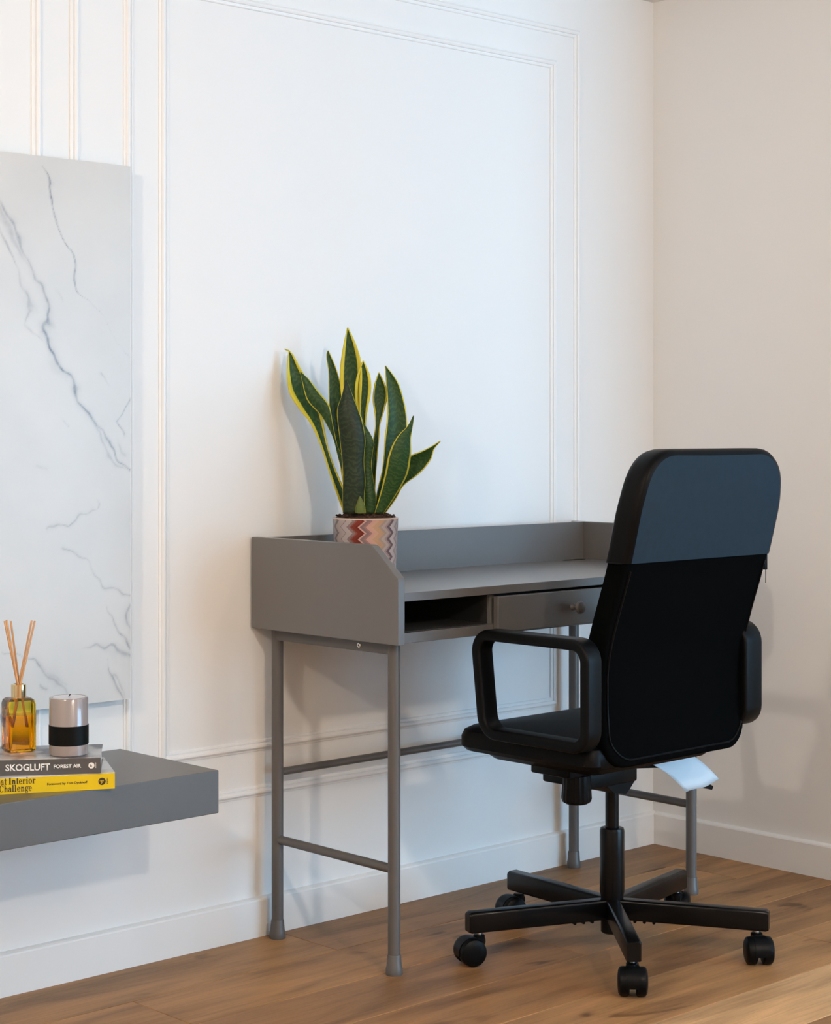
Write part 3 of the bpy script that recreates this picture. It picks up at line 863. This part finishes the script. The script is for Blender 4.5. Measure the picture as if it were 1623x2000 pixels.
for k in range(70):
    a = random.random() * 2 * PI; r = (PR - 0.010) * math.sqrt(random.random())
    mtx = Matrix.Translation((r * math.cos(a), r * math.sin(a), H + 0.008 * (1 - (r / PR) ** 2) + 0.002)) @ Matrix.Rotation(random.random() * 6, 4, 'Z') @ Matrix.Rotation(random.random() * 6, 4, 'X') @ Matrix.Diagonal((random.uniform(.6, 1.6), random.uniform(.5, 1), random.uniform(.5, 1), 1))
    bmesh.ops.create_icosphere(bm, subdivisions=1, radius=0.0032, matrix=mtx)
crumbs = obj('soil_crumbs', bm, 'soil', soil); crumbs['kind'] = 'stuff'

PD = (Vector((PX, PY)) - CAM.to_2d()).length
VIEW = (Vector((PX, PY, 0)) - Vector((CAM.x, CAM.y, 0))).normalized()
def leaf(Lp, Rp, d0, d1, m, cup=0.25, twist=0.0):
    """left and right outlines (crop px, base -> tip), distance offset at base and tip"""
    def resample(P, n):
        P = [Vector(p) for p in P]; Lk = [0]
        for i in range(len(P) - 1): Lk.append(Lk[-1] + (P[i + 1] - P[i]).length)
        # Catmull-Rom
        out = []
        for k in range(n + 1):
            s = Lk[-1] * k / n; i = 0
            while i < len(P) - 2 and Lk[i + 1] < s: i += 1
            t = (s - Lk[i]) / max(1e-9, Lk[i + 1] - Lk[i])
            p0, p1, p2, p3 = P[max(0, i - 1)], P[i], P[i + 1], P[min(len(P) - 1, i + 2)]
            out.append(0.5 * ((2 * p1) + (p2 - p0) * t + (2 * p0 - 5 * p1 + 4 * p2 - p3) * t * t + (3 * p1 - p0 - 3 * p2 + p3) * t ** 3))
        return out
    NL, NW = 34, 8
    A = resample(Lp, NL); B = resample(Rp, NL)
    bm = new(); uvl = bm.loops.layers.uv.new('UVMap'); G = []
    for j in range(NL + 1):
        t = j / NL; row = []
        dd = d0 + (d1 - d0) * t ** 1.4
        wpx = (B[j] - A[j]).length / 4 * 0.0011
        for i in range(NW + 1):
            s = i / NW; q = A[j].lerp(B[j], s)
            p = at_dist(520 + q.x / 4, 620 + q.y / 4, PD + dd)
            e = 2 * s - 1
            p += VIEW * (cup * wpx * (1 - e * e) + twist * wpx * e * math.sin(PI * t))
            v = bm.verts.new(p - Vector((PX, PY, PZ0))); row.append((v, s, t))
        G.append(row)
    for j in range(NL):
        for i in range(NW):
            q = (G[j][i], G[j][i + 1], G[j + 1][i + 1], G[j + 1][i])
            f = bm.faces.new([x[0] for x in q])
            for l, x in zip(f.loops, q): l[uvl].uv = (x[1], x[2])
    o = obj('leaf', bm, m, plant, 'all')
    md = o.modifiers.new('thickness', 'SOLIDIFY'); md.thickness = 0.0022; md.offset = 0
    return o
leaf([(606, 1530), (560, 1400), (500, 1230), (430, 1010), (350, 830), (265, 720), (185, 590), (165, 440), (172, 300), (175, 262), (143, 247)],
     [(660, 1530), (640, 1420), (590, 1300), (530, 1160), (480, 1000), (440, 800), (400, 640), (345, 530), (270, 405), (198, 275), (147, 246)], 0.0, 0.05, 'leaf_wide', 0.30, 0.25)
leaf([(660, 1530), (625, 1400), (600, 1250), (560, 1080), (520, 930), (430, 770), (330, 660), (300, 580), (283, 500), (268, 430)],
     [(750, 1530), (725, 1440), (680, 1320), (615, 1140), (548, 980), (522, 850), (492, 690), (400, 570), (330, 480), (272, 430)], -0.02, 0.01, 'leaf_mid', -0.2, -0.2)
leaf([(640, 1530), (600, 1300), (560, 1050), (520, 850), (495, 700), (489, 560), (487, 420), (470, 310), (478, 260)],
     [(700, 1530), (680, 1300), (650, 1050), (620, 850), (604, 700), (590, 580), (568, 470), (535, 370), (486, 258)], 0.03, 0.035, 'leaf_thin', 0.2)
leaf([(670, 1530), (650, 1300), (630, 1000), (600, 720), (580, 560), (577, 450), (582, 360), (602, 230), (633, 80)],
     [(750, 1530), (740, 1300), (730, 1000), (735, 720), (745, 540), (746, 420), (735, 320), (695, 200), (638, 78)], 0.015, 0.02, 'leaf_wide', 0.25, -0.2)
leaf([(745, 1530), (740, 1300), (750, 1050), (750, 830), (712, 730), (694, 610), (700, 500), (722, 420), (755, 340)],
     [(800, 1530), (790, 1300), (785, 1050), (778, 830), (795, 700), (815, 600), (818, 510), (802, 430), (760, 338)], 0.012, 0.012, 'leaf_wide', 0.2)
leaf([(600, 1530), (598, 1400), (600, 1250), (592, 1100), (578, 960), (562, 830), (557, 720), (592, 610), (622, 492)],
     [(770, 1530), (765, 1400), (772, 1280), (762, 1120), (772, 960), (752, 830), (722, 740), (680, 625), (626, 490)], -0.045, -0.04, 'leaf_dark', -0.22)
leaf([(745, 1530), (735, 1400), (735, 1250), (735, 1100), (735, 960), (730, 880), (742, 810)],
     [(855, 1530), (856, 1400), (838, 1280), (820, 1160), (828, 1060), (838, 965), (755, 815)], -0.018, -0.015, 'leaf_thin', -0.2)
leaf([(815, 1530), (815, 1300), (822, 1100), (838, 950), (853, 860), (850, 760), (834, 650), (845, 530), (878, 432)],
     [(850, 1530), (852, 1300), (866, 1100), (880, 950), (890, 830), (920, 730), (946, 610), (928, 520), (882, 430)], 0.03, 0.035, 'leaf_mid', 0.2)
leaf([(840, 1530), (870, 1350), (905, 1200), (920, 1080), (928, 940), (945, 800), (946, 650), (937, 500), (929, 378)],
     [(900, 1530), (960, 1350), (1010, 1200), (1060, 1050), (1092, 940), (1102, 840), (1085, 690), (1030, 510), (934, 376)], 0.02, 0.03, 'leaf_thin', 0.2, 0.2)
leaf([(848, 1530), (880, 1420), (908, 1310), (935, 1190), (950, 1100), (985, 1000), (1040, 915), (1105, 850), (1149, 768)],
     [(915, 1530), (985, 1430), (1060, 1310), (1105, 1215), (1122, 1130), (1130, 1050), (1128, 950), (1140, 870), (1154, 768)], -0.03, -0.05, 'leaf_mid', -0.25, 0.2)
leaf([(880, 1530), (960, 1400), (1030, 1260), (1080, 1150), (1130, 1082), (1200, 1052), (1265, 1022), (1320, 990), (1360, 964)],
     [(930, 1530), (1010, 1420), (1060, 1330), (1105, 1285), (1170, 1240), (1230, 1185), (1290, 1100), (1310, 1030), (1363, 967)], 0.01, -0.02, 'leaf_thin', 0.25)
leaf([(700, 1530), (702, 1480), (715, 1440), (728, 1400)], [(775, 1530), (770, 1480), (755, 1440), (735, 1398)], -0.055, -0.058, leaf_mat('young_shoot', 0.03, (0.10, 0.14, 0.03), (0.17, 0.20, 0.06)), -0.3)

# ------------------------------------------------------------------ lettering
def poly_mesh(polys, bm=None, z=0.0):
    bm = bm or new()
    for P in polys:
        try: bm.faces.new([bm.verts.new((p[0], p[1], z)) for p in P])
        except ValueError: pass
    return bm
def ring2(cx, cy, rx, ry, tx, ty, a0, a1, n=18):
    out = []
    for k in range(n):
        q = []
        for a, inn in ((k, 0), (k + 1, 0), (k + 1, 1), (k, 1)):
            t = math.radians(a0 + (a1 - a0) * a / n)
            q.append((cx + (rx - inn * tx) * math.cos(t), cy + (ry - inn * ty) * math.sin(t)))
        out.append(q)
    return out
def rc(x0, y0, x1, y1): return [[(x0, y0), (x1, y0), (x1, y1), (x0, y1)]]
def disc2(cx, cy, r, n=20): return [[(cx + r * math.cos(2 * PI * k / n), cy + r * math.sin(2 * PI * k / n)) for k in range(n)]]
ST, HR, XH = 0.19, 0.06, 0.68
def glyph(c):
    """high-contrast bold serif letters: cap height 1, returns polygons, advance"""
    if c == ' ': return [], 0.30
    if c in 'ilhI':
        top = {'i': XH, 'l': 1.0, 'h': 1.0, 'I': 1.0}[c]
        g = rc(0.08, 0, 0.08 + ST, top) + rc(0.0, 0, 0.16 + ST, HR) + rc(0.0, top - HR, 0.1, top)
        adv = 0.42
        if c == 'i': g += disc2(0.08 + ST / 2, 0.90, 0.115)
        if c == 'I': g += rc(0.0, 0.94, 0.42, 1.0) + rc(0.0, 0, 0.42, HR) + rc(0.12, 0, 0.32, 1); adv = 0.50
        if c == 'h': g += ring2(0.40, 0.45, 0.21, 0.23, 0.18, HR, 0, 180) + rc(0.43, 0, 0.61, 0.45) + rc(0.37, 0, 0.68, HR); adv = 0.74
        return g, adv
    if c == 'n':
        g, _ = glyph('i'); g = g[:3]
        return g + ring2(0.40, 0.45, 0.21, 0.23, 0.18, HR, 0, 180) + rc(0.43, 0, 0.61, 0.45) + rc(0.37, 0, 0.68, HR), 0.74
    if c == 'r':
        g, _ = glyph('i'); g = g[:3]
        return g + ring2(0.39, 0.45, 0.16, 0.23, 0.06, HR, 40, 180) + disc2(0.46, 0.55, 0.10), 0.58
    if c == 'o': return ring2(0.30, 0.34, 0.30, 0.36, 0.18, HR, 0, 360, 28), 0.66
    if c == 'e': return ring2(0.29, 0.34, 0.29, 0.36, 0.18, HR, 0, 318, 26) + rc(0.14, 0.33, 0.54, 0.33 + HR), 0.62
    if c == 'a': return ring2(0.21, 0.20, 0.21, 0.22, 0.15, HR, 60, 330) + rc(0.32, 0.05, 0.50, 0.48) + ring2(0.28, 0.46, 0.22, 0.24, 0.16, HR, 0, 160) + disc2(0.13, 0.52, 0.09) + rc(0.36, 0, 0.58, HR), 0.61
    if c == 't': return rc(0.10, 0.06, 0.28, 0.92) + rc(0.0, XH - HR, 0.40, XH) + ring2(0.28, 0.16, 0.17, 0.18, 0.07, HR, 200, 340), 0.46
    if c == 'g': return ring2(0.25, 0.44, 0.25, 0.26, 0.16, HR, 0, 360) + ring2(0.27, -0.10, 0.28, 0.18, 0.13, HR, 0, 360) + rc(0.08, 0.06, 0.45, 0.15) + disc2(0.54, 0.64, 0.08), 0.60
    if c == 's': return ring2(0.22, 0.51, 0.20, 0.19, 0.12, HR, 20, 250) + ring2(0.22, 0.17, 0.21, 0.19, 0.12, HR, -160, 80), 0.48
    if c == 'C': return ring2(0.42, 0.5, 0.42, 0.52, 0.22, HR, 42, 322, 26) + rc(0.68, 0.62, 0.75, 1.0), 0.84
    if c == 'G': return ring2(0.42, 0.5, 0.42, 0.52, 0.22, HR, 42, 330, 26) + rc(0.68, 0.64, 0.75, 1.0) + rc(0.62, 0.05, 0.82, 0.44) + rc(0.52, 0.40, 0.90, 0.46), 0.94
    if c == 'D': return rc(0.08, 0, 0.28, 1) + rc(0, 0, 0.4, HR) + rc(0, 1 - HR, 0.4, 1) + ring2(0.36, 0.5, 0.44, 0.5, 0.22, HR, -90, 90), 0.86
    if c == 'T': return rc(0.30, 0, 0.52, 1) + rc(0.2, 0, 0.62, HR) + rc(0, 0.94, 0.82, 1) + rc(0, 0.7, 0.05, 1) + rc(0.77, 0.7, 0.82, 1), 0.88
    return [], 0.4
def serif_text(s, size):
    x = 0; bm = new()
    for c in s:
        g, adv = glyph(c)
        poly_mesh([[((p[0] + x) * size, p[1] * size) for p in P] for P in g], bm)
        x += adv + 0.03
    return bm, x * size
def sans_text(s, size, bold=0.0, space=1.0):
    cu = bpy.data.curves.new('lettering', 'FONT'); cu.body = s; cu.size = size; cu.offset = bold; cu.space_character = space
    cu.resolution_u = 3
    to = bpy.data.objects.new('lettering', cu); COL.objects.link(to)
    dg = bpy.context.evaluated_depsgraph_get(); dg.update()
    me = bpy.data.meshes.new_from_object(to.evaluated_get(dg))
    bm = new(); bm.from_mesh(me)
    bpy.data.objects.remove(to, do_unlink=True); bpy.data.curves.remove(cu); bpy.data.meshes.remove(me)
    xs_ = [v.co.x for v in bm.verts]
    for v in bm.verts: v.co.x -= min(xs_)
    return bm, max(xs_) - min(xs_)
def on_spine(bm, x, z, y=-0.0004, rot=0.0, cen=False):
    """lay x/y lettering on a book spine (local plane y = const, reading along +x)"""
    ca_, sa = math.cos(rot), math.sin(rot)
    for v in bm.verts:
        px, py = v.co.x * ca_ - v.co.y * sa, v.co.x * sa + v.co.y * ca_
        v.co = Vector((x + px, y, z + py))
    r = bmesh.ops.extrude_face_region(bm, geom=bm.faces[:])
    for e in r['geom']:
        if isinstance(e, bmesh.types.BMVert): e.co.y += 0.0007
    return bm

# ------------------------------------------------------------------ books
def book(name, label, loc, rz, L, D, T, cover, top):
    b = thing(name, label, 'book', loc, rz)
    bm = new(); t = 0.0014
    box(bm, -L, 0, 0, D, 0, t); box(bm, -L, 0, 0, t, t, T - t)
    c = obj('cover', bm, cover, b)
    obj('front_cover', bx(-L, 0, 0, D, T - t, T), [top], b)
    obj('pages', bx(-L + 0.003, -0.0022, t, D - 0.0025, t, T - t), 'pages', b)
    return b
ZS = 0.4475
TY, TG = 0.0295, 0.0290
# px on the spine -> local x : 0 is the right end
yb = book('paperback_book', 'yellow paperback with black serif title lying under the charcoal book', (-1.934, -0.335, ZS), math.radians(-27.0), 0.245, 0.165, TY, 'yellow', 'white_print')
k = 0.000915
sp = 1.02
def title(bm, parent, x_end, w, x_start_px, z, mtl, name):
    on_spine(bm, x_start_px, z); return obj(name, bm, mtl, parent)
# spine is 225.5 px long from u=0 and runs 0.204 m
KY = 0.2045 / 225.5; KG = 0.179 / 197.4
def yx(u): return (u - 225.5) * KY
t1, w1 = serif_text('The Great Interior', 0.0120)
f1 = (0.0715 / 1)  # right end at u = 70, 'Interior' starts at u = 19.5
sc1 = (yx(70) - yx(19.5)) / (w1 * 0.415)
for v in t1.verts: v.co.x *= sc1
obj('title_lettering', on_spine(t1, yx(70) - w1 * sc1, 0.0170), 'ink', yb)
t2, w2 = serif_text('Design Challenge', 0.0120)
for v in t2.verts: v.co.x *= sc1
obj('title_lettering', on_spine(t2, yx(63) - w2 * sc1, 0.0040), 'ink', yb)
t3, w3 = sans_text('Foreword by Tom Dyckhoff', 0.0058, 0.0001)
s3 = (yx(171) - yx(92)) / w3
for v in t3.verts: v.co.x *= s3
obj('foreword_lettering', on_spine(t3, yx(92), 0.0124), 'ink', yb)
em = obj('emblem', on_spine(poly_mesh(disc2(0, 0, 0.0066, 32)), yx(200), 0.0142), 'ink', yb)
ta, wa = sans_text('A', 0.0100, 0.0)
for v in ta.verts: v.co -= Vector((wa / 2, 0.0034, 0))
obj('emblem_letter', on_spine(ta, yx(200), 0.0142, -0.0008, math.radians(-62)), 'yellow', em)
def tiny_marks(n, h, step):
    # an imprint too small to read in the photograph: a row of fine strokes
    return poly_mesh(sum((rc((i - n / 2) * step, 0, (i - n / 2) * step + step * 0.45, h * (1 if i % 3 else 0.7)) for i in range(n)), []))
obj('imprint', on_spine(tiny_marks(9, 0.0022, 0.0013), yx(209.5), 0.0142, -0.0004, -PI / 2), 'ink', yb)

gb = book('paperback_book', 'charcoal book with white capital lettering lying on the yellow book', (-1.959, -0.327, ZS + TY + 0.0003), math.radians(-35.3), 0.235, 0.142, TG, 'greybook', 'grey_print')
def gx(u): return (u - 197.4) * KG
t1, w1 = sans_text('SKOGLUFT', 0.0165, 0.0004, 1.0)
s1 = (gx(98) - gx(11)) / w1
for v in t1.verts: v.co.x *= s1
obj('title_lettering', on_spine(t1, gx(11), 0.0082), 'white_ink', gb)
t2, w2 = sans_text('FOREST AIR', 0.0088, 0.00028, 1.0)
s2 = (gx(159) - gx(105)) / w2
for v in t2.verts: v.co.x *= s2
obj('subtitle_lettering', on_spine(t2, gx(105), 0.0112), 'white_ink', gb)
em = obj('emblem', on_spine(poly_mesh(disc2(0, 0, 0.0054, 32)), gx(179), 0.0144), 'white_ink', gb)
te, we = sans_text('k', 0.0062, 0.0003)
for v in te.verts: v.co -= Vector((we / 2, 0.0022, 0))
obj('emblem_letter', on_spine(te, gx(179), 0.0144, -0.0008), 'greybook', em)
obj('imprint', on_spine(tiny_marks(8, 0.0017, 0.0013), gx(186.5), 0.0144, -0.0004, -PI / 2), 'white_ink', gb)
ZG = ZS + TY + 0.0003 + TG

# ------------------------------------------------------------------ reed diffuser
dif = thing('reed_diffuser', 'square amber glass reed diffuser with gold collar and reeds standing on the books', 'diffuser', (-2.030, -0.164, ZG + 0.0003), math.atan2(0.857, 0.516) + math.radians(16))
HB = 0.0985
def rsq(h, r): return rounded([(-h, -h), (h, -h), (h, h), (-h, h)], r, 6)
def body(layers):
    bm = new(); rings = []
    for h, r, z in layers: rings.append([bm.verts.new((p[0], p[1], z)) for p in rsq(h, r)])
    n = len(rings[0])
    for a, b in zip(rings, rings[1:]):
        for k in range(n): bm.faces.new((a[k], a[(k + 1) % n], b[(k + 1) % n], b[k]))
    bm.faces.new(rings[0][::-1]); bm.faces.new(rings[-1])
    return bm
glass = body([(0.022, 0.004, 0), (0.0255, 0.005, 0.002), (0.026, 0.005, 0.005), (0.026, 0.005, HB - 0.012), (0.0245, 0.006, HB - 0.0045), (0.020, 0.007, HB - 0.0008), (0.012, 0.0115, HB)])
bot = obj('bottle', glass, 'glass', dif, True)
obj('oil', body([(0.021, 0.004, 0.006), (0.0225, 0.004, 0.008), (0.0225, 0.004, 0.066), (0.0223, 0.004, 0.067)]), 'oil', dif, True)
obj('collar', lathe([(0.0095, HB - 0.001), (0.0138, HB - 0.001), (0.0138, HB + 0.0235), (0.0095, HB + 0.0245), (0.0085, HB + 0.010)], 36), 'gold', dif, True)
inv = Matrix.Rotation(-dif.rotation_euler.z, 3, 'Z')
dist = (Vector((-2.030, -0.164)) - CAM.to_2d()).length
for (u, v), (bu, bv), dd in (((9, 1213), (36, 1345), 0.004), ((13, 1211), (37, 1345), -0.004), ((21, 1213), (39, 1345), 0.010), ((62, 1212), (35, 1345), 0.002), ((68, 1213), (38, 1345), -0.006)):
    p1 = at_dist(u, v, dist + dd * 2); p0 = at_dist(bu, bv, dist + dd * 0.4)
    bot_p = p0 + (p0 - p1) * 0.55
    q1 = inv @ (p1 - Vector(dif.location)); q0 = inv @ (bot_p - Vector(dif.location))
    obj('reed', tube(q0, q1, 0.0019, 10), 'reed', dif, True)

# ------------------------------------------------------------------ candle
cn = (Vector((-2.003, -0.291)) + Vector((0.53, 0.848)) * 0.0356)
can = thing('pillar_candle', 'round mauve grey pillar candle with a black band standing on the books', 'candle', (cn.x, cn.y, ZG + 0.0003))
R = 0.0354
obj('wax_body', lathe([(0, 0), (R - 0.002, 0), (R, 0.002), (R, 0.103), (R - 0.001, 0.1045), (R - 0.003, 0.105), (R - 0.006, 0.1035), (0, 0.1035)], 56), ['candle'], can, True)
obj('black_band', lathe([(R + 0.0004, 0.0195), (R + 0.0007, 0.0198), (R + 0.0007, 0.0545), (R + 0.0004, 0.0548)], 56), 'band', can, True)
obj('wax_top', lathe([(0, 0.1050), (0.012, 0.1049), (R - 0.0062, 0.1047), (R - 0.006, 0.1036)], 40), 'candle_top', can, True)
obj('wick', path_tube([(0, 0, 0.1045), (0.001, 0, 0.107), (0.004, 0.001, 0.1085)], 0.0009, 6), 'band', can)
